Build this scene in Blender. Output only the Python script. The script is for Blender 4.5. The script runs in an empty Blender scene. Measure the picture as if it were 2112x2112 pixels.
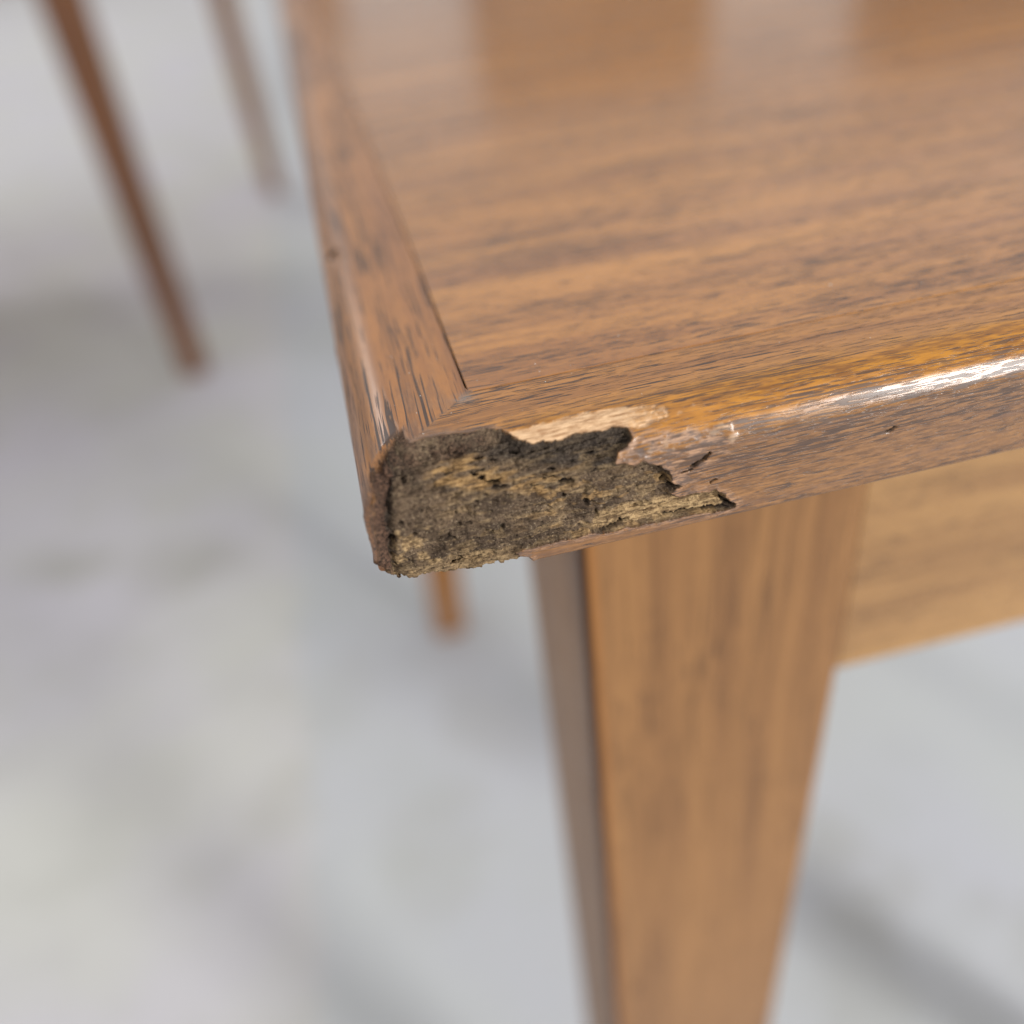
import bpy, math
import numpy as np
from mathutils import Matrix, Vector

S = bpy.context.scene
COL = S.collection

# ---------------------------------------------------------------- camera
CAM = (0.0037, -0.0759, 0.0513)
RIGHT = Vector((0.9689, -0.2252, -0.1022)); UPV = Vector((0.2169, 0.5751, 0.7888)); FWD = Vector((0.1189, 0.7864, -0.6061))
cd = bpy.data.cameras.new("camera"); cam = bpy.data.objects.new("camera", cd); COL.objects.link(cam)
m = Matrix((RIGHT, UPV, -FWD)).transposed().to_4x4(); m.translation = Vector(CAM)
cam.matrix_world = m
cd.sensor_width = 36; cd.lens = 32.09
cd.clip_start = .005; cd.clip_end = 100
cd.dof.use_dof = True; cd.dof.focus_distance = .101; cd.dof.aperture_fstop = 7.0
S.camera = cam

# ---------------------------------------------------------------- light: room ambience and two windows' worth of soft lamps
W = bpy.data.worlds.new("World"); S.world = W; W.use_nodes = True
bg = W.node_tree.nodes["Background"]; bg.inputs[0].default_value = (.985, .985, 1.0, 1); bg.inputs[1].default_value = .82

def area(name, az, el, dist, w, h, power, color, target=(0, .3, -.3)):
    l = bpy.data.lights.new(name, 'AREA'); l.shape = 'RECTANGLE'; l.size = w; l.size_y = h
    l.energy = power; l.color = color
    o = bpy.data.objects.new(name, l); COL.objects.link(o)
    a, e = math.radians(az), math.radians(el)
    d = Vector((math.sin(a) * math.cos(e), math.cos(a) * math.cos(e), math.sin(e)))
    o.location = Vector(target) + d * dist
    o.rotation_euler = (-d).to_track_quat('-Z', 'Y').to_euler()
    return o
area("lamp_behind_camera", 142, 16, 3.0, .55, 1.4, 95, (1, .99, .97), (0, 0, 0))
area("lamp_back_left", -24, 34, 8.0, .9, .8, 95, (1, .98, .97))

S.view_settings.view_transform = 'Standard'; S.view_settings.look = 'None'
S.view_settings.exposure = .07; S.view_settings.gamma = 1
S.render.engine = 'CYCLES'
S.cycles.max_bounces = 6

# ---------------------------------------------------------------- numpy noise
def _hash(ix, iy, seed):
    n = (ix.astype(np.int64) * 374761393 + iy.astype(np.int64) * 668265263 + seed * 974711) & 0x7fffffff
    n = ((n ^ (n >> 13)) * 1274126177) & 0x7fffffff
    n = (n ^ (n >> 16)) & 0xffff
    return n / 65535.0
def vnoise(x, y, seed=0):
    ix, iy = np.floor(x), np.floor(y); fx, fy = x - ix, y - iy
    fx = fx * fx * (3 - 2 * fx); fy = fy * fy * (3 - 2 * fy)
    a, b = _hash(ix, iy, seed), _hash(ix + 1, iy, seed)
    c, d = _hash(ix, iy + 1, seed), _hash(ix + 1, iy + 1, seed)
    return (a + (b - a) * fx) * (1 - fy) + (c + (d - c) * fx) * fy
def fbm(x, y, seed=0, o=4):
    s = 0; a = 1; t = 0
    for k in range(o):
        s = s + a * vnoise(x * 2 ** k + k * 17.3, y * 2 ** k + k * 9.1, seed + k); t += a; a *= .5
    return s / t
def sdist(px, py, poly):
    """signed distance to polygon, positive inside"""
    d = np.full(px.shape, 1e9); ins = np.zeros(px.shape, bool)
    n = len(poly)
    for i in range(n):
        x0, y0 = poly[i]; x1, y1 = poly[(i + 1) % n]
        ex, ey = x1 - x0, y1 - y0; L = ex * ex + ey * ey + 1e-9
        t = np.clip(((px - x0) * ex + (py - y0) * ey) / L, 0, 1)
        d = np.minimum(d, np.hypot(px - x0 - t * ex, py - y0 - t * ey))
        c = ((y0 > py) != (y1 > py)) & (px < (x1 - x0) * (py - y0) / ((y1 - y0) if abs(y1 - y0) > 1e-9 else 1e-9) + x0)
        ins ^= c
    return np.where(ins, d, -d)
def sstep(a, b, x):
    t = np.clip((x - a) / (b - a), 0, 1); return t * t * (3 - 2 * t)

# ---------------------------------------------------------------- node helpers
class NT:
    def __init__(s, name):
        s.m = bpy.data.materials.new(name); s.m.use_nodes = True
        s.t = s.m.node_tree; s.n = s.t.nodes; s.b = s.n["Principled BSDF"]
    def new(s, t, **k):
        n = s.n.new(t)
        for a, v in k.items(): setattr(n, a, v)
        return n
    def link(s, a, b): s.t.links.new(a, b)
    def val(s, sock, v):
        if isinstance(v, bpy.types.NodeSocket): s.link(v, sock)
        else: sock.default_value = v
    def math(s, op, a, b=0., clamp=False):
        n = s.new("ShaderNodeMath", operation=op, use_clamp=clamp); s.val(n.inputs[0], a); s.val(n.inputs[1], b); return n.outputs[0]
    def noise(s, vec, scale=1., detail=2., rough=.5, dist=0.):
        n = s.new("ShaderNodeTexNoise"); s.link(vec, n.inputs["Vector"])
        n.inputs["Scale"].default_value = scale; n.inputs["Detail"].default_value = detail
        n.inputs["Roughness"].default_value = rough; n.inputs["Distortion"].default_value = dist
        return n.outputs["Fac"]
    def vmul(s, vec, v):
        n = s.new("ShaderNodeVectorMath", operation='MULTIPLY'); s.link(vec, n.inputs[0]); s.val(n.inputs[1], v); return n.outputs[0]
    def vadd(s, vec, v):
        n = s.new("ShaderNodeVectorMath", operation='ADD'); s.link(vec, n.inputs[0]); s.val(n.inputs[1], v); return n.outputs[0]
    def ramp(s, f, a, b):
        n = s.new("ShaderNodeMapRange"); n.interpolation_type = 'SMOOTHSTEP'; s.link(f, n.inputs[0]); n.inputs[1].default_value = a; n.inputs[2].default_value = b; return n.outputs[0]
    def mix(s, f, a, b):
        n = s.new("ShaderNodeMix", data_type='RGBA'); s.val(n.inputs[0], f)
        s.val(n.inputs[6], (*a, 1) if isinstance(a, tuple) and len(a) == 3 else a)
        s.val(n.inputs[7], (*b, 1) if isinstance(b, tuple) and len(b) == 3 else b); return n.outputs[2]
    def attr(s, name):
        n = s.new("ShaderNodeAttribute"); n.attribute_name = name; return n.outputs["Fac"]
    def bump(s, h, dist, strength=1., prev=None):
        n = s.new("ShaderNodeBump"); n.inputs["Strength"].default_value = strength; n.inputs["Distance"].default_value = dist
        s.link(h, n.inputs["Height"])
        if prev is not None: s.link(prev, n.inputs["Normal"])
        return n.outputs[0]

def wood(name, axis, seed=0., light=(.47, .235, .085), dark=(.27, .125, .05), pore=.62, rough=.17, porecol=(.055, .030, .020), coat=.4, damage=False, pl=1., wav=.0006, bmp=.35, cross=1., arris_refl=None, spec=.5):
    k = NT(name)
    co = k.new("ShaderNodeTexCoord").outputs["Object"]
    co = k.vadd(co, (seed * .173, seed * .291, seed * .117))
    # slow wander of the grain across its direction
    wv = k.new("ShaderNodeTexNoise"); k.link(co, wv.inputs["Vector"]); wv.inputs["Scale"].default_value = 14; wv.inputs["Detail"].default_value = 1
    wn = k.vadd(wv.outputs["Color"], (-.5, -.5, -.5)); wn = k.vmul(wn, (wav * 8,) * 3)
    co = k.vadd(co, wn)
    def sc(al, cr):
        v = [cr] * 3; v[axis] = al; return k.vmul(co, tuple(v))
    tone = k.noise(sc(7, 170), 1, 4, .62)
    streak = k.noise(sc(22, 800), 1, 3, .65)
    fibre = k.noise(sc(210, 7000), 1, 2, .6)
    mott = k.noise(sc(600, 2600), 1, 3, .7)
    cl = k.noise(sc(22, 170), 1, 2, .5)
    p1 = k.noise(sc(170 * pl, 3300 * cross), 1, 1.5, .5)
    p2 = k.noise(sc(360 * pl, 6200 * cross), 1, 1.0, .5)
    thr = k.math('MULTIPLY', k.math('SUBTRACT', cl, .5), -.34)
    p1t = k.math('SUBTRACT', p1, thr); p2t = k.math('SUBTRACT', p2, thr)
    pm = k.math('MAXIMUM', k.ramp(k.math('ADD', k.math('MULTIPLY', thr, -1), p1), pore + .005, pore + .040), k.math('MULTIPLY', k.ramp(k.math('ADD', k.math('MULTIPLY', thr, -.7), p2), pore + .035, pore + .10), .75))
    t = k.ramp(tone, .34, .68)
    c = k.mix(t, light, dark)
    c = k.mix(k.math('MULTIPLY', k.ramp(streak, .48, .70), .6), c, tuple(x * .55 for x in dark))
    c = k.mix(k.math('MULTIPLY', k.ramp(fibre, .45, .75), .32), c, tuple(x * 1.25 for x in light))
    c = k.mix(k.math('MULTIPLY', k.ramp(mott, .45, .75), .30), c, tuple(x * .8 for x in dark))
    c = k.mix(k.math('MULTIPLY', pm, .9), c, porecol)
    h = k.math('ADD', k.math('MULTIPLY', pm, -1.0), k.math('MULTIPLY', fibre, .18))
    nb = k.bump(h, .00003, bmp)
    # slow unevenness of the lacquer
    lac = k.noise(k.vmul(co, (1, 1, 1)), 420, 2, .5)
    nb = k.bump(lac, .00004, .35, nb)
    rg = k.math('ADD', k.math('MULTIPLY', pm, .25), k.math('MULTIPLY', k.noise(co, 160, 3, .6), .10)); rg = k.math('ADD', rg, rough - .05)
    if arris_refl:  # reflection along the leg's edge painted in: orange band, dark line
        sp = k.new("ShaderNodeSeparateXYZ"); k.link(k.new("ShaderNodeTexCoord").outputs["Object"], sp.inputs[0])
        my = k.ramp(sp.outputs[1], arris_refl[1] + .0042, arris_refl[1] + .0026)
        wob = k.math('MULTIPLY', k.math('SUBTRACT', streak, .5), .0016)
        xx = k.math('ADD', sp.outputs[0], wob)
        c = k.mix(k.math('MULTIPLY', k.math('MULTIPLY', k.ramp(xx, arris_refl[0] + .0036, arris_refl[0] + .0012), my), .6), c, (.27, .10, .018))
        c = k.mix(k.math('MULTIPLY', k.math('MULTIPLY', k.ramp(xx, arris_refl[0] + .0018, arris_refl[0] + .0007), my), .85), c, (.045, .02, .010))
    if damage:
        c0 = c
        oc = k.new("ShaderNodeTexCoord").outputs["Object"]
        v = [2600.] * 3; v[axis] = 420.
        fx = k.noise(k.vmul(oc, tuple(v)), 1, 4, .7)
        gr = k.noise(oc, 3600, 3, .75)
        pat = k.noise(oc, 210, 3, .6)
        cc = k.mix(k.ramp(pat, .38, .66), (.064, .043, .029), (.140, .094, .059))
        cc = k.mix(k.math('MULTIPLY', k.ramp(gr, .52, .64), .8), cc, (.018, .013, .010))
        cc = k.mix(k.math('MULTIPLY', k.ramp(gr, .43, .30), .65), cc, (.40, .31, .20))
        cc = k.mix(k.math('MULTIPLY', k.ramp(fx, .55, .70), .45), cc, (.33, .24, .14))
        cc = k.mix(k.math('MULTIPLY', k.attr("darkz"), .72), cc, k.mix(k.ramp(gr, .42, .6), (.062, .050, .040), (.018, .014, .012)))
        cc = k.mix(k.math('MULTIPLY', k.attr("tan"), .9), cc, k.mix(k.ramp(fx, .38, .60), (.12, .068, .03), (.40, .245, .105)))
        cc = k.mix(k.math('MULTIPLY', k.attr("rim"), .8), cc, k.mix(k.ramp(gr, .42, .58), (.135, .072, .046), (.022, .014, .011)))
        straw = k.attr("straw")
        cs = k.mix(k.ramp(fx, .36, .60), (.14, .088, .046), (.42, .285, .145))
        cs = k.mix(k.math('MULTIPLY', k.ramp(gr, .53, .66), .75), cs, (.06, .04, .025))
        cc = k.mix(straw, cc, cs)
        cc = k.mix(k.attr("pit"), cc, (.012, .008, .006))
        core = k.attr("core"); bare = k.attr("bare"); white = k.attr("white"); scuff = k.attr("scuff")
        cb = k.mix(k.ramp(fx, .35, .62), (.36, .19, .085), (.70, .46, .26))
        amber = k.mix(k.ramp(k.noise(k.vmul(oc, tuple(x * .6 for x in v)), 1, 3, .6), .35, .65), (.44, .18, .010), (.17, .062, .008))
        c = k.mix(k.math('MULTIPLY', k.attr("amber"), .85), c, amber)
        face_shade_col = k.mix(k.ramp(fx, .35, .66), (.052, .027, .016), (.22, .108, .042))
        face_shade_col = k.mix(k.math('MULTIPLY', k.ramp(streak, .45, .70), .6), face_shade_col, (.13, .072, .05))
        if axis == 0: c = k.mix(k.math('MULTIPLY', k.attr("face_shade"), .75), c, face_shade_col)  # shade of the upright front face painted in as darker brown
        c = k.mix(k.math('MULTIPLY', pm, .7), c, porecol)
        c = k.mix(scuff, c, k.mix(k.ramp(fx, .42, .62), (.10, .06, .042), (.36, .20, .11)))
        c = k.mix(k.math('MULTIPLY', k.attr("stain"), .78), c, k.mix(k.ramp(fx, .42, .62), (.085, .05, .035), (.24, .135, .075)))
        c = k.mix(k.math('MULTIPLY', k.attr("filler"), .75), c, (.20, .17, .15))
        c = k.mix(bare, c, cb)
        c = k.mix(k.math('MULTIPLY', white, .35), c, (.56, .42, .30))
        c = k.mix(core, c, cc)
        rr = k.math('ADD', k.math('MULTIPLY', core, .7), k.math('MULTIPLY', bare, .22)); rr = k.math('ADD', rr, k.math('MULTIPLY', scuff, .35)); rr = k.math('ADD', rr, k.math('MULTIPLY', white, .3))
        rg = k.math('ADD', rg, rr, clamp=True)
        hh = k.math('MULTIPLY', k.math('ADD', k.math('MULTIPLY', gr, .6), fx), core)
        nb = k.bump(hh, .00022, .8, nb)
        inv = k.math('SUBTRACT', 1., core)
        k.link(k.math('MULTIPLY', k.math('MULTIPLY', inv, k.math('SUBTRACT', 1., k.math('MAXIMUM', k.math('MAXIMUM', white, bare), scuff))), coat), k.b.inputs["Coat Weight"])
        k.link(k.math('MULTIPLY', k.math('SUBTRACT', 1., k.math('MULTIPLY', core, .7)), .5), k.b.inputs["Specular IOR Level"])
    else:
        k.b.inputs["Coat Weight"].default_value = coat; k.b.inputs["Specular IOR Level"].default_value = spec
    k.b.inputs["Coat Roughness"].default_value = .09
    k.link(c, k.b.inputs["Base Color"]); k.link(rg, k.b.inputs["Roughness"]); k.link(nb, k.b.inputs["Normal"])
    return k.m

M_field = wood("varnished_veneer", 0, 1, pore=.568, pl=1.1, cross=1.35, bmp=.2, light=(.50, .212, .040), dark=(.30, .115, .026), coat=.25)
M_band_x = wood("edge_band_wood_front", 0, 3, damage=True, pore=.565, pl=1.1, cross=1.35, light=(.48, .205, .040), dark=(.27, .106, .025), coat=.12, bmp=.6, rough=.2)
M_band_y = wood("edge_band_wood_side", 1, 5, damage=True, pore=.59, pl=.32, cross=.8, light=(.39, .158, .036), dark=(.23, .085, .024), bmp=.15, rough=.30, coat=.1)
M_leg = wood("leg_wood", 2, 7, pore=.66, pl=.5, rough=.26, light=(.30, .15, .07), dark=(.18, .09, .045), coat=.15)
M_leg_front = wood("front_leg_wood", 2, 7, pore=.66, pl=.25, rough=.36, light=(.275, .138, .053), dark=(.185, .090, .037), coat=.0, spec=.2, arris_refl=(.0292, .0292))
M_apron = wood("apron_wood", 0, 9, pore=.66, pl=.5, rough=.28, light=(.37, .205, .078), dark=(.24, .125, .05), coat=.05, spec=.3, wav=.0012)
M_leg_amber = wood("amber_leg_wood", 2, 14, pore=.70, light=(.40, .17, .035), dark=(.26, .10, .02), rough=.3, coat=.1)
M_leg_far = wood("reddish_leg_wood", 2, 12, pore=.70, light=(.21, .078, .024), dark=(.11, .042, .016), rough=.3, coat=.1)

def simple(name, col, rough=.6, spec=.5):
    k = NT(name); co = k.new("ShaderNodeTexCoord").outputs["Object"]
    n = k.noise(co, 3, 4, .6)
    k.link(k.mix(n, tuple(c * .93 for c in col), tuple(min(1, c * 1.05) for c in col)), k.b.inputs["Base Color"])
    k.b.inputs["Roughness"].default_value = rough; k.b.inputs["Specular IOR Level"].default_value = spec
    return k.m

def floor_mat():
    k = NT("pale_concrete"); co = k.new("ShaderNodeTexCoord").outputs["Object"]
    n1 = k.noise(co, 3.2, 4, .55); n2 = k.noise(k.vadd(co, (5, 3, 0)), 11, 4, .6); n3 = k.noise(co, 60, 4, .7)
    sx = k.new("ShaderNodeSeparateXYZ"); k.link(co, sx.inputs[0])
    c = k.mix(k.ramp(n1, .35, .65), (.52, .52, .485), (.515, .50, .54))
    c = k.mix(k.math('MULTIPLY', k.ramp(n2, .47, .72), .38), c, (.40, .40, .365))
    # cooler tone to the right of a soft line along y
    st = k.ramp(k.math('ADD', sx.outputs[0], k.math('MULTIPLY', n2, .02)), -.125, -.105)
    c = k.mix(k.math('MULTIPLY', st, .55), c, (.44, .475, .505))
    # trodden-in marks
    D1, D2 = (.33, .325, .28), (.29, .285, .235)
    for (x, y, r, col, a) in ((-.42, .865, .05, D1, .5), (-.385, .845, .04, D1, .45), (-.275, .815, .06, D1, .42), (-.21, .80, .045, D1, .35), (-.33, .70, .05, D1, .2),
                              (.275, .275, .038, D2, .34), (.305, .235, .028, D2, .26), (.335, .20, .026, D2, .24), (.37, .165, .03, D2, .26), (.242, .185, .042, D2, .26), (.262, .225, .03, D2, .2),
                              (-.15, .43, .04, D1, .3), (.03, .47, .04, D1, .25), (-.02, .40, .05, D1, .25), (-.03, .33, .04, D1, .2), (-.08, .56, .05, D1, .2), (-.28, .5, .05, D1, .15)):
        d = k.new("ShaderNodeVectorMath", operation='DISTANCE'); k.link(co, d.inputs[0]); d.inputs[1].default_value = (x, y, 0)
        f = k.ramp(k.math('ADD', d.outputs["Value"], k.math('MULTIPLY', k.math('SUBTRACT', n2, .5), .16)), r * 1.25, r * .35)
        c = k.mix(k.math('MULTIPLY', f, a), c, col)
    c = k.mix(k.math('MULTIPLY', k.ramp(n3, .55, .8), .3), c, (.42, .42, .40))
    k.link(c, k.b.inputs["Base Color"]); k.b.inputs["Roughness"].default_value = .55
    k.link(k.bump(n3, .0008, .5), k.b.inputs["Normal"])
    return k.m

# ---------------------------------------------------------------- mesh helpers
def meshobj(name, verts, faces, mat, parent=None, smooth=False, attrs=None):
    me = bpy.data.meshes.new(name); me.from_pydata([tuple(v) for v in verts] if not isinstance(verts, np.ndarray) else verts.tolist(), [], faces if isinstance(faces, list) else faces.tolist())
    me.materials.append(mat)
    if smooth: me.polygons.foreach_set("use_smooth", [True] * len(me.polygons))
    for k, v in (attrs or {}).items():
        a = me.attributes.new(k, 'FLOAT', 'POINT'); a.data.foreach_set("value", np.ascontiguousarray(v, dtype=np.float32))
    me.update()
    o = bpy.data.objects.new(name, me); COL.objects.link(o)
    if parent: o.parent = parent
    return o
def empty(name, loc, rz=0, **p):
    o = bpy.data.objects.new(name, None); o.location = loc; o.rotation_euler = (0, 0, rz); o.empty_display_size = .05; COL.objects.link(o)
    for k, v in p.items(): o[k] = v
    return o
def bevelled(o, w, seg=2):
    b = o.modifiers.new("edge", 'BEVEL'); b.width = w; b.segments = seg; b.limit_method = 'ANGLE'; b.angle_limit = .6
    o.data.polygons.foreach_set("use_smooth", [True] * len(o.data.polygons))
    wn = o.modifiers.new("wn", 'WEIGHTED_NORMAL'); wn.keep_sharp = False
    return o
def box(name, x0, x1, y0, y1, z0, z1, mat, parent, bev=.0006):
    v = [(x, y, z) for z in (z0, z1) for y in (y0, y1) for x in (x0, x1)]
    f = [(0, 2, 3, 1), (4, 5, 7, 6), (0, 1, 5, 4), (2, 6, 7, 3), (0, 4, 6, 2), (1, 3, 7, 5)]
    o = meshobj(name, v, f, mat, parent)
    return bevelled(o, bev) if bev else o
def loft(name, rings, mat, parent, bev=.001):
    """rings: list of (z, x0, x1, y0, y1)"""
    v = []; f = []
    for z, x0, x1, y0, y1 in rings: v += [(x0, y0, z), (x1, y0, z), (x1, y1, z), (x0, y1, z)]
    for i in range(len(rings) - 1):
        for k in range(4):
            a, b = i * 4 + k, i * 4 + (k + 1) % 4
            f.append((a, b, b + 4, a + 4))
    n = len(v); f.append((3, 2, 1, 0)); f.append((n - 4, n - 3, n - 2, n - 1))
    # rings go upward in z
    return bevelled(meshobj(name, v, f, mat, parent), bev, 3)

# ---------------------------------------------------------------- setting
FZ = -.600
fl = meshobj("floor", [(-14, -6, 0), (14, -6, 0), (14, 8.5, 0), (-14, 8.5, 0)], [(0, 1, 2, 3)], floor_mat()); fl.location = (0, 0, FZ); fl["kind"] = "structure"
wl = box("wall", -14, 14, 8.5, 8.7, FZ, 3.2, simple("white_wall_paint", (.78, .76, .74), .7), None, 0); wl["kind"] = "structure"

# ---------------------------------------------------------------- table in front
T = .015; R1 = .0055; R2 = .0010; BW = .0141; RC = .0016
LX, LY = .40, .655
table = empty("side_table", (0, 0, FZ), 0, label="varnished brown side table in front with its corner chipped down to dark crumbling core", category="side table")
def loc(v): return (v[0], v[1], v[2] - FZ)
L1 = R1 * math.pi / 2; L2 = T - R1 - R2; L3 = R2 * math.pi / 2
def profile(h, r=R1):
    """h: arc length down the edge from where the rounding starts; negative on the flat top.  -> inset, z, normal(out), normal(z)"""
    ins = np.zeros_like(h); z = np.zeros_like(h); no = np.zeros_like(h); nz = np.ones_like(h)
    a = np.clip(h / R1, 0, math.pi / 2)
    ins = np.where(h < 0, R1 - h, R1 * (1 - np.sin(a))); z = np.where(h < 0, 0, -R1 * (1 - np.cos(a)))
    no = np.sin(a); nz = np.cos(a)
    z = np.where(h > L1, -R1 - np.clip(h - L1, 0, L2), z)
    b = np.clip((h - L1 - L2) / R2, 0, math.pi / 2); q = h > L1 + L2
    ins = np.where(q, R2 * (1 - np.cos(b)), ins); z = np.where(q, -(T - R2) - R2 * np.sin(b), z)
    no = np.where(q, np.cos(b), no); nz = np.where(q, -np.sin(b), nz)
    e = h > L1 + L2 + L3
    ins = np.where(e, R2 + (h - L1 - L2 - L3), ins)
    return ins, z, no, nz

CORE = [(1.75, 2.96), (3.2, 1.0), (4.29, -.3), (6.64, -.35), (7.96, -1.0), (12.09, -.25), (15.19, -.06), (15.94, .71), (16.88, 2.38), (20.35, 3.37), (23.26, 3.1), (27.4, 3.45), (28.62, 3.59), (28.9, 4.85),
        (28.3, 5.6), (27.21, 5.94), (26.6, 7.3), (28.05, 7.51), (29.65, 7.74), (31.81, 8.59), (32.75, 9.9), (32.94, 11.25), (34.06, 12.11), (32.9, 12.6), (34.06, 13.3), (38.2, 13.4), (39.23, 14.35), (40.26, 15.6), (40.73, 16.3),
        (39.3, 16.7), (32.56, 16.3), (25.33, 16.0), (23.73, 15.8), (18.29, 15.6), (15.19, 16.2), (16.9, 17.6), (17.2, 19.6), (10, 20.5), (-2, 20.5), (-1.4, 16), (.40, 13.42), (.82, 8.73), (1.25, 5.08)]
BARE = [(16.3, 1.3), (20.5, .9), (23.7, .6), (27.6, .7), (30.5, 1.2), (33.3, 1.9), (33.5, 3.3), (30.8, 4.3), (29.2, 3.7), (28.3, 3.5), (23.6, 3.4), (20.5, 3.7), (17.4, 2.8)]
PALE = [(28, 13.3), (33, 13.2), (38.2, 13.3), (39.2, 14.6), (39.6, 16), (36, 16.3), (31, 15.9), (24, 15.6), (22, 14.6)]
SCUF = [(27.5, 4.2), (33, 4.6), (38, 5.6), (40.4, 6.6), (40, 9), (37, 10.5), (36, 12), (38, 13.2), (32, 12), (31, 8), (28, 7)]
TANZ = [(7.49, 3.46), (10.68, 2.15), (12.09, 2.51), (13.59, 4.09), (16.41, 5.8), (21.1, 9.18), (18.66, 9.95), (15.09, 7.87), (11.52, 6.61), (7.96, 6.21), (7.2, 4.63)]
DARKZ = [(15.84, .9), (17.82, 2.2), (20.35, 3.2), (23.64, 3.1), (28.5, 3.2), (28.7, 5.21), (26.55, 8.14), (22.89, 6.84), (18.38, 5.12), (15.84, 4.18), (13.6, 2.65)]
STRAW2 = [(2.6, 9.95), (7.2, 10.76), (8.05, 12.47), (5.33, 12.65), (10.4, 15.13), (9.74, 16.93), (12, 19), (0, 19), (1.29, 14.95)]
STAIN = [(4.0, -.6), (5.2, -1.6), (8.52, -2.4), (12.5, -1.6), (15.2, -.6), (15.3, 1.2), (12.28, 2.0), (11.0, 3.0), (8.33, 4.2), (5.2, 4.0), (3.6, 2.6)]
PITS = [(12.75, 3.1, .32), (14.25, 3.55, .34), (12.75, 5.39, .4), (11.9, 4.94, .3), (13.97, 6.61, .5), (14.44, 7.4, .45), (17.91, 8.46, .35), (19.88, 7.78, .3), (21.48, 8.82, .5), (24.86, 7.51, .4), (25.89, 7.96, .45), (23.64, 11.52, .4), (12.75, 13.1, .38), (19.88, 6.57, .3), (16.6, 3.19, .4), (8.24, 12.74, .3), (9.08, 15.98, .3), (28.4, 7.0, .35), (32.6, 11.2, .4), (33.2, 12.0, .35), (39.6, 15.2, .5), (40.0, 16.0, .4)]
def damage(x, h, y=None):
    """x, h in mm.  -> depth(mm), attribute dict"""
    wx = x + (fbm(x * .9, h * .9, 11) - .5) * 1.1 + (vnoise(x * 4, h * 5, 12) - .5) * .16
    wh = h + (fbm(x * .8, h * .9, 13) - .5) * 1.0 + (vnoise(x * 4, h * 5, 14) - .5) * .16
    d = sdist(wx, wh, CORE)
    core = sstep(-.05, .10, d)
    step = sstep(-.02, .45 + 1.3 * sstep(15.5, 12.5, x) * sstep(4.5, 2, h), d)
    fib = fbm(x * .55, h * 3.2, 21, 4); gran = fbm(x * 2.6, h * 3.2, 31, 3)
    lump = fbm(x * .30, h * .38, 41, 3)
    # deeper under the upper lip, a dished left end, a thin ledge at the bottom
    deep = .55 + .9 * lump
    deep = deep + .50 * sstep(5, 2, np.abs(x - 22)) * sstep(8, 3.5, h)
    deep = deep + .65 * np.exp(-((x - 6.5) / 5.5) ** 2 - ((h - 10.5) / 5.5) ** 2)
    deep = deep + .9 * sstep(15.5, 18.6, h) * sstep(18, 2, x)
    groove = np.exp(-((x - 2.55 + .09 * (h - 6)) / .5) ** 2) * sstep(2.5, 4.5, h) * sstep(18, 15, h)
    dep = step * (deep * .62 + (fib - .5) * .9 + (gran - .5) * .5) + groove * .45 * step
    # torn steps: fibres broken off in shelves
    tn = fbm(x * .32 + 5, h * .95, 51, 3); shelf = sstep(.52, .56, tn) * .38 + sstep(.40, .43, tn) * .25
    dep = dep + step * shelf
    pitn = vnoise(x * .85, h * 1.5, 61); pf = sstep(3, 7, h) * sstep(15, 11, h) * .09
    pit = sstep(.90, .95, pitn + pf * .3) * step * sstep(.3, .9, d) * .7
    for i, (cx, ch, rr) in enumerate(PITS):
        q = ((wx - cx) * .8 + (wh - ch) * .35) / (rr * 1.35); q2 = ((wh - ch) - .25 * (wx - cx)) / (rr * .8)
        pit = np.maximum(pit, sstep(.25, .75, np.exp(-q * q - q2 * q2) + (gran - .5) * .7) * step)
    dep = dep + pit * .7
    hy = sstep(.50, .62, fbm(x * .5, h * 2.2, 71, 3))
    pale = sstep(-.2, .5, sdist(wx, wh, PALE))
    lowl = sstep(14.6, 16.4, h) * sstep(17, 14, x) * .5
    straw = np.clip(pale * .95 + lowl + hy * .35 * sstep(2, 8, h) * sstep(6, 10, x), 0, 1) * core
    bare = sstep(-.1, .25, sdist(wx, wh, BARE)) * (1 - core)
    fadeb = sstep(33.5, 27.0, x); bare = bare * (.25 + .75 * fadeb + .5 * sstep(.55, .7, gran) * (1 - fadeb)); bare = np.clip(bare, 0, 1)
    dep = dep + bare * (.16 + .18 * (fbm(x * .4, h * 4, 81, 3) - .3))
    scuff = sstep(-.3, .9, sdist(wx, wh, SCUF)) * (1 - core) * sstep(.42, .58, fbm(x * .7, h * 2.0, 91, 3))
    # slight scuffing just round the broken edge
    scuff = np.maximum(scuff, sstep(-.9, -.1, d) * (1 - core) * .75 * sstep(.35, .6, gran + .1))
    dep = dep + scuff * .035 - sstep(-.8, -.15, d) * (1 - step) * .08
    # pale chips of lifted lacquer
    white = np.zeros_like(x)
    for (cx, ch, rx, rh, hgt) in ((38.9, 5.7, .95, .55, .30), (39.9, 7.1, .5, .6, .22), (37.9, 6.3, .6, .35, .2), (32.4, 6.1, .45, .35, .12), (30.7, 6.8, .4, .3, .10), (33.4, 6.9, .3, .3, .1), (31.2, 3.2, .55, .3, .1), (33.0, 2.6, .5, .25, .1), (30.0, 2.0, .35, .22, .08), (36.4, 2.9, .3, .2, .06), (28.9, 1.4, .4, .2, .06), (34.6, 3.4, .35, .2, .06)):
        g = np.exp(-((wx - cx) / rx) ** 2 - ((wh - ch) / rh) ** 2)
        white = np.maximum(white, sstep(.15, .85, g + (gran - .5) * .35) * (.85 if hgt > .15 else .6)); dep = dep - sstep(.0, 1., g) * hgt * (.5 if hgt > .21 else .12) * (1 - core)
    white = white * (1 - core)
    def zone(pg, a=-.5, b=.5): return sstep(a, b, sdist(wx, wh, pg))
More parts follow.
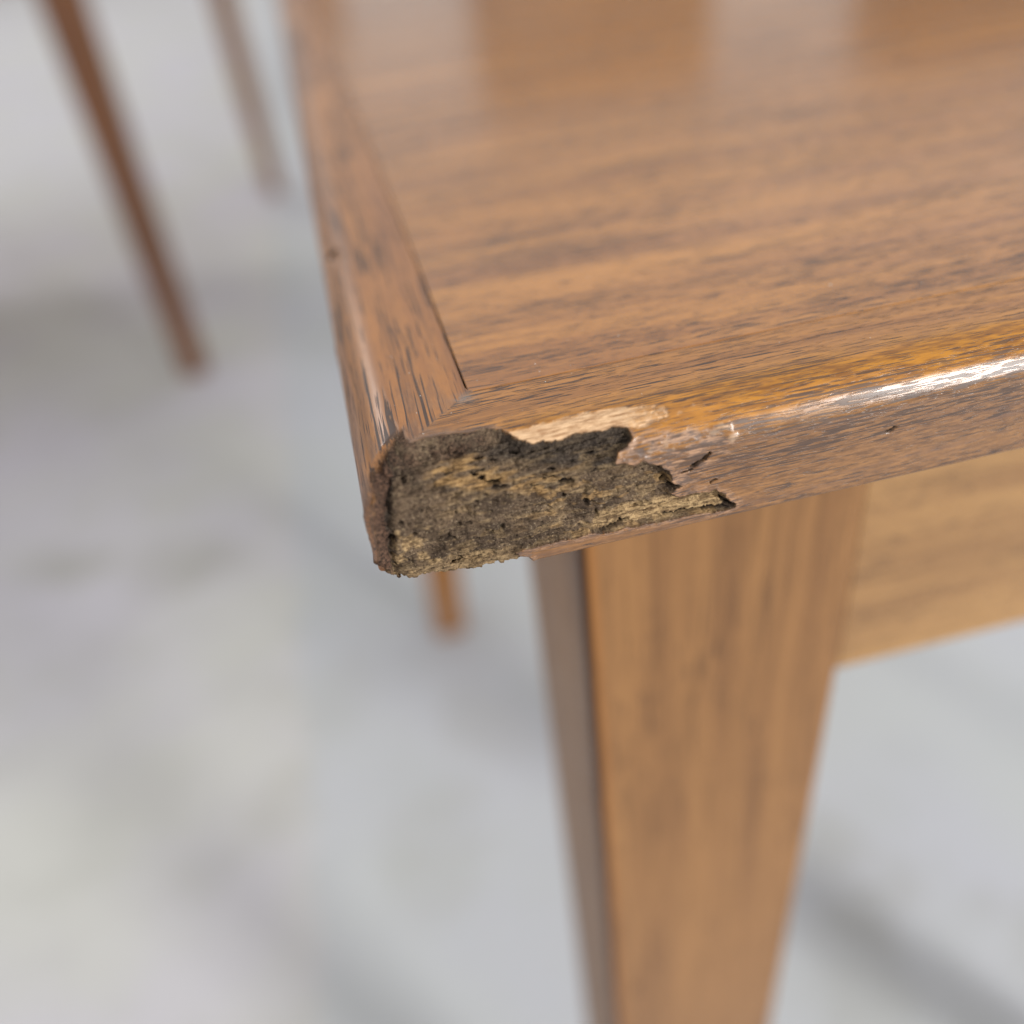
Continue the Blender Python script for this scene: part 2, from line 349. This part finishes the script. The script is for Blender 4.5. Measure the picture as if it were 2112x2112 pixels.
    tan = zone(TANZ, -.7, .5) * sstep(.40, .58, fbm(x * .45 + 3, h * 1.9, 101, 3)) * core
    tan = np.maximum(tan, sstep(.60, .66, fbm(x * .4, h * 1.7, 103, 3)) * sstep(14, 20, x) * sstep(6, 8, h) * .7 * core)
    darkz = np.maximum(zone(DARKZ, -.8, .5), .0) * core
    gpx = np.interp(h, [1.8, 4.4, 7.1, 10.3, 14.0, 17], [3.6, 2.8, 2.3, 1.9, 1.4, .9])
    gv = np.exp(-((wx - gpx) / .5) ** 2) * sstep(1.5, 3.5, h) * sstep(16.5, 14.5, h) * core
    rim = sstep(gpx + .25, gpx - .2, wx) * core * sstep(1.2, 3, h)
    s2 = zone(STRAW2) * sstep(.42, .60, fbm(x * .8, h * 1.3, 105, 3)) * core
    straw = np.maximum(straw, s2 * .85)
    stain = zone(STAIN, -.5, .8) * (.55 + .45 * sstep(.35, .6, fbm(x * .6, h * 1.4, 107, 3)))
    # black slits and nicks
    for (xa, ha, xb, hb, wd, dp) in ((35.3, 9.6, 37.4, 8.35, .20, .5), (25.0, 15.7, 28.3, 15.2, .14, .5), (34.2, 10.3, 35.3, 10.0, .09, .3), (37.5, 12.5, 38.3, 12.1, .08, .3), (32, 15.6, 39.6, 16.4, .12, .4), (58.6, 10.7, 59.5, 10.3, .14, .25)):
        ex, eh = xb - xa, hb - ha; t = np.clip(((wx - xa) * ex + (wh - ha) * eh) / (ex * ex + eh * eh), 0, 1)
        s = np.hypot(wx - xa - t * ex, (wh - ha - t * eh)); g = sstep(wd * 1.6, wd * .4, s)
        pit = np.maximum(pit, g); dep = dep + g * dp; core = np.maximum(core, g)
    keep = sstep(.3, 1.6, x + np.maximum(h - 12.5, 0) * 1.0); dep = dep * keep
    dep = dep + 1.7 * sstep(14.0, 18.8, h) * sstep(4.5, .5, x) * core
    dep = dep + gv * .55 - rim * .22 * (1 + (gran - .5) * 1.6)
    amb = sstep(-2.6, .5, h) * sstep(9.0, 6.0, h) * sstep(12, 20, x) * (.5 + .5 * sstep(.3, .6, fbm(x * .12, h * .5, 95, 3)))
    amb = np.clip(amb, 0, 1)
    return np.maximum(dep, -.35), dict(core=core, straw=straw, pit=pit, bare=bare, white=white, scuff=scuff, amber=amb * (1 - core), tan=tan, face_shade=sstep(4.6, 7.5, wh), darkz=np.clip(darkz + gv * 1.3, 0, 1), rim=np.maximum(rim, .75 * core * sstep(15.5, 12, x) * sstep(3.6, .8, h) * sstep(.3, .6, fbm(x * .8, h * 1.6, 111, 3))), stain=stain)

def gridfaces(ni, nj, flip=False):
    a = (np.arange(ni - 1)[:, None] * nj + np.arange(nj - 1)[None, :]).ravel()
    f = np.stack([a, a + nj, a + nj + 1, a + 1], 1)
    return f[:, ::-1] if flip else f

def band(side, svals, hvals):
    """one mitred edge band as a grid over (distance along the edge) x (profile arc length)"""
    n_arc = 9
    horiz = side in ("front", "back")
    Ln = LX if horiz else LY
    h = hvals; ins, z, no, nz = profile(h)
    # along positions in straight part 0..1 mapped between corner arcs, plus quarter-of-corner arcs at both ends
    th = np.linspace(math.pi / 4, math.pi / 2, n_arc)[:-1]      # 45deg .. facing out
    pts = []; nrm = []
    rc = RC
    NJ = len(h)
    rows = []
    for t in th:      # near-corner arc
        ax = ins + rc - rc * math.cos(t); ay = ins + rc - rc * math.sin(t)
        rows.append((ax, ay, -math.cos(t), -math.sin(t)))
    for s in svals:
        L = Ln - 2 * (ins + rc)
        # keep positions true in x; squeeze to stay inside the mitre
        ax = np.clip(s, 0, 1) * L + ins + rc
        rows.append((ax, ins + 0 * ax, 0., -1.))
    for t in th[::-1]:
        ax = Ln - (ins + rc - rc * math.cos(t)); ay = ins + rc - rc * math.sin(t)
        rows.append((ax, ay, math.cos(t), -math.sin(t)))
    A = np.array([r[0] + 0 * ins for r in rows]); B = np.array([r[1] + 0 * ins for r in rows])
    NA = np.array([r[2] * no for r in rows]); NB = np.array([r[3] * no for r in rows])
    Z = np.repeat(z[None], len(rows), 0); NZ = np.repeat(nz[None], len(rows), 0); H = np.repeat(h[None], len(rows), 0)
    return A, B, Z, NA, NB, NZ, H

def orient(side, a, b):
    if side == "front": return a, b
    if side == "back": return LX - a, LY - b
    if side == "left": return b, a
    return LX - b, LY - a

hfine = np.concatenate([np.linspace(-(BW - R1 - .0002), -.003, 26)[:-1], np.linspace(-.003, L1 + L2 + L3 + .0012, 205)[:-1], np.linspace(L1 + L2 + L3 + .0012, L1 + L2 + L3 + BW - R2, 8)])
hmid = np.concatenate([np.linspace(-(BW - R1 - .0002), 0, 6)[:-1], np.linspace(0, L1, 16)[:-1], np.linspace(L1, L1 + L2, 4)[:-1], np.linspace(L1 + L2, L1 + L2 + L3, 6)[:-1], np.linspace(L1 + L2 + L3, L1 + L2 + L3 + BW - R2, 3)])
def sfront():
    a = np.linspace(0, .044, 400)[:-1]; b = np.linspace(.044, .10, 140)[:-1]; c = np.linspace(.10, LX, 30)
    return np.concatenate([a, b, c]) / LX
def sleft():
    a = np.linspace(0, .007, 60)[:-1]; b = np.linspace(.007, .075, 180)[:-1]; c = np.linspace(.075, LY, 40)
    return np.concatenate([a, b, c]) / LY

for side in ("front", "left", "right", "back"):
    hv = hfine if side in ("front", "left") else hmid
    sv = sfront() if side == "front" else sleft() if side == "left" else np.linspace(0, 1, 12)
    A, B, Z, NA, NB, NZ, H = band(side, sv, hv)
    X, Y = orient(side, A, B)
    if side == "front": NX, NY = NA, NB
    elif side == "left": NX, NY = NB, NA
    elif side == "back": NX, NY = -NA, -NB
    else: NX, NY = -NB, -NA
    attrs = {k: np.zeros(X.shape) for k in ("core", "straw", "pit", "bare", "white", "scuff", "amber", "tan", "darkz", "rim", "stain", "face_shade")}
    if side in ("front", "left"):
        dep, at = damage(X * 1000, H * 1000)
        fade = sstep(.0042, .0022, Y - np.maximum(profile(H)[0] - 0, 0)) if side == "left" else np.ones_like(X)
        fade = fade * sstep(-.0125, -.009, -np.abs(H) * 0 + np.where(H > L1 + L2 + L3 + .0006, -1, 0.)) if False else fade
        dep = dep * fade; attrs = {k: v * fade for k, v in at.items()}
        dep = dep * sstep(L1 + L2 + L3 + .004, L1 + L2 + L3, H)
        # long shallow waviness of hand-worn edges
        dep = dep + (fbm(X * 1000 * .12 + Y * 1000 * .12, H * 400, 5, 3) - .5) * .05
        if side == "left":
            # dents on the left edge: a round dent with a dark upper rim and a small splinter
            ym, xm = Y * 1000, X * 1000
            g = np.exp(-((ym - 65.0) / 1.5) ** 2 - ((xm - 2.3) / .9) ** 2) * (H < L1)
            dep = dep + g * .45; attrs["white"] = np.maximum(attrs["white"], .35 * g)
            g2 = sstep(.25, .6, np.exp(-((ym - 67.6) / 1.2) ** 2 - ((xm - 2.2) / 1.1) ** 2)) * (H < L1 * .9)
            attrs["pit"] = np.maximum(attrs["pit"], g2 * .9); attrs["core"] = np.maximum(attrs["core"], g2)
            g3 = np.exp(-((ym - 41.5) / .35) ** 2) * sstep(.5, 0, xm) ; dep = dep - g3 * .12
            # the ridge of pushed-up lacquer beside the break
            g4 = np.exp(-((ym - 1.6) / .8) ** 2) * sstep(.002, .005, H) * sstep(.018, .015, H)
            dep = dep - g4 * .15 * vnoise(H * 2500, ym, 8)
            sc = sstep(.35, .0, xm) * sstep(3.4, 1.2, ym) * sstep(.55, .7, fbm(H * 1500, ym * 1.2, 18) + .12)
            attrs["scuff"] = np.maximum(attrs["scuff"], sc * .8)
        dep = dep / 1000
        X = X - NX * dep; Y = Y - NY * dep; Z = Z - NZ * dep
        if side == "left":
            Y = Y + 0
    if side in ("front", "left"):
        xm, ym = (X * 1000, Y * 1000)
        mi = np.exp(-((xm - ym) / .55) ** 2) * (H < 0) * sstep(.40, .6, fbm(xm * 1.6, ym * 1.6, 33, 3)) * .7
        fi = np.exp(-((xm - 13.3) / 1.3) ** 2 - ((ym - 12.9) / 1.0) ** 2) * (H < 0) * sstep(.35, .6, fbm(xm * 3, ym * 3, 35, 3) + .08)
        attrs["stain"] = np.maximum(attrs["stain"], mi * (1 - attrs["core"])); attrs["filler"] = np.maximum(fi, 0)
        if side == "left":
            cr = np.exp(-((H * 1000 - .4 - .9 * (fbm(ym * .22, H * 0, 37, 3) - .5)) / .13) ** 2) * sstep(2.5, 4, ym) * sstep(24, 8, ym) * sstep(.35, .5, fbm(ym * .9, H * 500, 39, 3))
            attrs["scuff"] = np.maximum(attrs["scuff"], cr * .9); Z = Z - cr * .00006
            ds = sstep(.5, .62, fbm(ym * .13 + 4, H * 900, 43, 3)) * sstep(30, 6, ym) * .55 * (H < L1)
            attrs["stain"] = np.maximum(attrs["stain"], ds * (1 - attrs["core"]))
    V = np.stack([X, Y, Z - FZ], -1).reshape(-1, 3)
    F = gridfaces(X.shape[0], X.shape[1], flip=side in ("left", "right"))[:, ::1]
    mat = M_band_x if side in ("front", "back") else M_band_y
    at = {k: v.ravel() for k, v in attrs.items()}
    F = F[:, ::-1] if False else F
    if side == "front":
        fc = at["core"][F].mean(1) > .5
        # split off the exposed core as its own piece
        def sub(mask, name, par):
            ff = F[mask]; u, inv = np.unique(ff, return_inverse=True); inv = inv.reshape(ff.shape)
            return meshobj(name, V[u], inv, mat, par, True, {k: v[u] for k, v in at.items()})
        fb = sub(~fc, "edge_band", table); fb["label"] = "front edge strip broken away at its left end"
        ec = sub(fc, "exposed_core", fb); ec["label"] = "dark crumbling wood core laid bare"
    else:
        o = meshobj("edge_band", V, F, mat, table, True, at)

# inner panel of the top, a hair lower and set in by a fine joint
g = .00002
v = []
pz = -.00001
rings = [(BW + g, -T + .0003), (BW + g, pz - .0001), (BW + g + .0001, pz)]
vv = []; ff = []
for i, (q, zz) in enumerate(rings):
    vv += [(q, q, zz - FZ), (LX - q, q, zz - FZ), (LX - q, LY - q, zz - FZ), (q, LY - q, zz - FZ)]
for i in range(len(rings) - 1):
    for k in range(4):
        a, b = i * 4 + k, i * 4 + (k + 1) % 4; ff.append((a, b, b + 4, a + 4))
ff.append((8, 9, 10, 11)); ff.append((3, 2, 1, 0))
meshobj("tabletop_panel", vv, ff, M_field, table)
# tongue under the joint so that it reads as a dark line, not a gap to the floor
box("core_board", BW - .003, LX - BW + .003, BW - .003, LY - BW + .003, .600 - T + .0006, .600 - .0012, simple("chipboard_core", (.05, .035, .025), .9, .2), table, 0)

INX, INY, LW = .0292, .0292, .0488
AZ = -.0864
TAP = .0225
def leg(x0, y0, sx, sy, par, mat, h, lw=LW, foot=None, name="leg"):
    """outer faces straight, inner faces taper below the apron"""
    f = foot or .032
    rings = []
    for z, w in ((0, f), (h * .35, f + (lw - f) * .62), (h + AZ + .004, lw), (h - T, lw)):
        xs = sorted((x0, x0 + sx * w)); ys = sorted((y0, y0 + sy * w)); rings.append((z, xs[0], xs[1], ys[0], ys[1]))
    return loft(name, rings, mat, par, .0016)
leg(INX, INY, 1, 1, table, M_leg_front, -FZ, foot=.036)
leg(.014, LY - .036, 1, -1, table, M_leg_amber, -FZ, foot=.027)["label"] = "orange brown rear leg tapering to a narrow foot"
leg(LX - INX, INY, -1, 1, table, M_leg, -FZ)
leg(LX - INX - .01, LY - .036, -1, -1, table, M_leg, -FZ)
zt = -FZ - T
box("apron", INX + LW + .0008, LX - INX - LW - .0008, INY + .0022, INY + .020, -FZ + AZ, zt, M_apron, table)
box("apron", INX + LW, LX - INX - LW, LY - .056, LY - .038, -FZ + AZ, zt, M_apron, table)
M_apron_y = wood("side_apron_wood", 1, 21, pore=.66, pl=.5, rough=.28)
box("apron", INX + .004, INX + .022, INY + LW, LY - .036 - .0488, -FZ + AZ, zt, M_apron_y, table)
box("apron", LX - INX - .022, LX - INX - .004, INY + LW, LY - .036 - .0488, -FZ + AZ, zt, M_apron_y, table)

# ---------------------------------------------------------------- second table behind on the left
ax, ay, bx, by = -.2618, 1.3072, -.118, 2.17
rz = math.atan2(-(bx - ax), by - ay)
t2 = empty("coffee_table", (ax, ay, FZ), rz, label="blurred reddish brown table behind on the left, two slim legs showing", category="table")
D2 = math.hypot(bx - ax, by - ay); W2 = 1.0
# local frame: leg A foot at 0,0; leg B at 0,D2; table reaches to -x
for (x, y, sx, sy, mt) in ((.018, -.018, -1, 1, M_leg_far), (.018, D2 + .018, -1, -1, M_leg), (-W2, -.018, 1, 1, M_leg_far), (-W2, D2 + .018, 1, -1, M_leg_far)):
    leg(x, y, sx, sy, t2, mt, .62, lw=.046, foot=.032)
box("tabletop", -W2 - .03, .048, -.05, D2 + .05, .605, .622, M_field, t2, .003)
for (a, b, c, d) in ((-W2 + .046, -.028, -.014, .004), (-W2 + .046, -.028, D2 - .004, D2 + .014)):
    box("apron", a, b, c, d, .545, .6045, M_apron, t2)
for (a, b) in ((-.004, .014), (-W2 + .004, -W2 + .022)):
    box("apron", a, b, .028, D2 - .028, .545, .6045, M_apron_y, t2)

# ---------------------------------------------------------------- brown stand-in cupboards, added out of view for reflections in the lacquer
M_standin_cup = wood("standin_cupboard_wood", 2, 31, pore=.75, light=(.30, .14, .05), dark=(.19, .085, .03), rough=.4, coat=0)
def cupboard(x0, x1, y, h, label, doors=2):  # stand-in, out of view, only for reflections in the lacquer
    w = x1 - x0
    o = empty("standin_cupboard", ((x0 + x1) / 2, y, FZ), 0, label=label, category="standin_cupboard", group="stand-in cupboards added for the tabletop reflections")
    box("body", -w / 2, w / 2, 0, .35, .10, h, M_standin_cup, o, .003)
    for i in range(doors):
        a = -w / 2 + .012 + i * (w - .024) / doors; b = a + (w - .024) / doors - .006
        dr = box("door", a, b, -.018, -.001, .115, h - .015, M_standin_cup, o, .002)
        box("handle", b - .03 if i == 0 else a + .02, b - .02 if i == 0 else a + .03, -.034, -.0185, h * .55, h * .55 + .1, simple("dull_brass", (.35, .25, .1), .4), dr, .001)
    for sx in (-1, 1):
        for yy in (.02, .29): box("leg", sx * (w / 2 - .05) - .02, sx * (w / 2 - .05) + .02, yy, yy + .04, 0, .0995, M_standin_cup, o, .002)
cupboard(.60, 1.32, 3.0, 1.34, "stand-in brown two door cupboard mirrored in the middle of the tabletop")
cupboard(2.02, 2.75, 3.0, 1.42, "stand-in taller brown cupboard mirrored at the right of the tabletop")
cupboard(.03, .17, 3.0, 1.05, "stand-in narrow brown cupboard mirrored beside the tabletop's left edge", 1)

# ---------------------------------------------------------------- dust on the lacquer
rng = np.random.default_rng(4)
dv = []; df = []
for i in range(150):
    if i < 100: x, y = .004 + rng.random() * .11, .006 + rng.random() ** 1.5 * .09
    else: x, y = .004 + rng.random() * .03, .006 + rng.random() * .03
    r = (.00003 + .00006 * rng.random() ** 3)
    if i in (3,): x, y, r = .0625, .022, .00016
    b = len(dv)
    for k in range(3): a = k * 2.09 + i; dv.append((x + r * math.cos(a), y + r * math.sin(a) * .8, .00001))
    dv.append((x, y, r * 1.1)); df += [(b, b + 1, b + 3), (b + 1, b + 2, b + 3), (b + 2, b, b + 3), (b + 2, b + 1, b)]
du = meshobj("dust", dv, df, simple("pale_dust", (.8, .78, .74), .8), None)
du["kind"] = "stuff"; du["label"] = "tiny pale dust specks lying on the lacquered tabletop"; du["category"] = "dust"
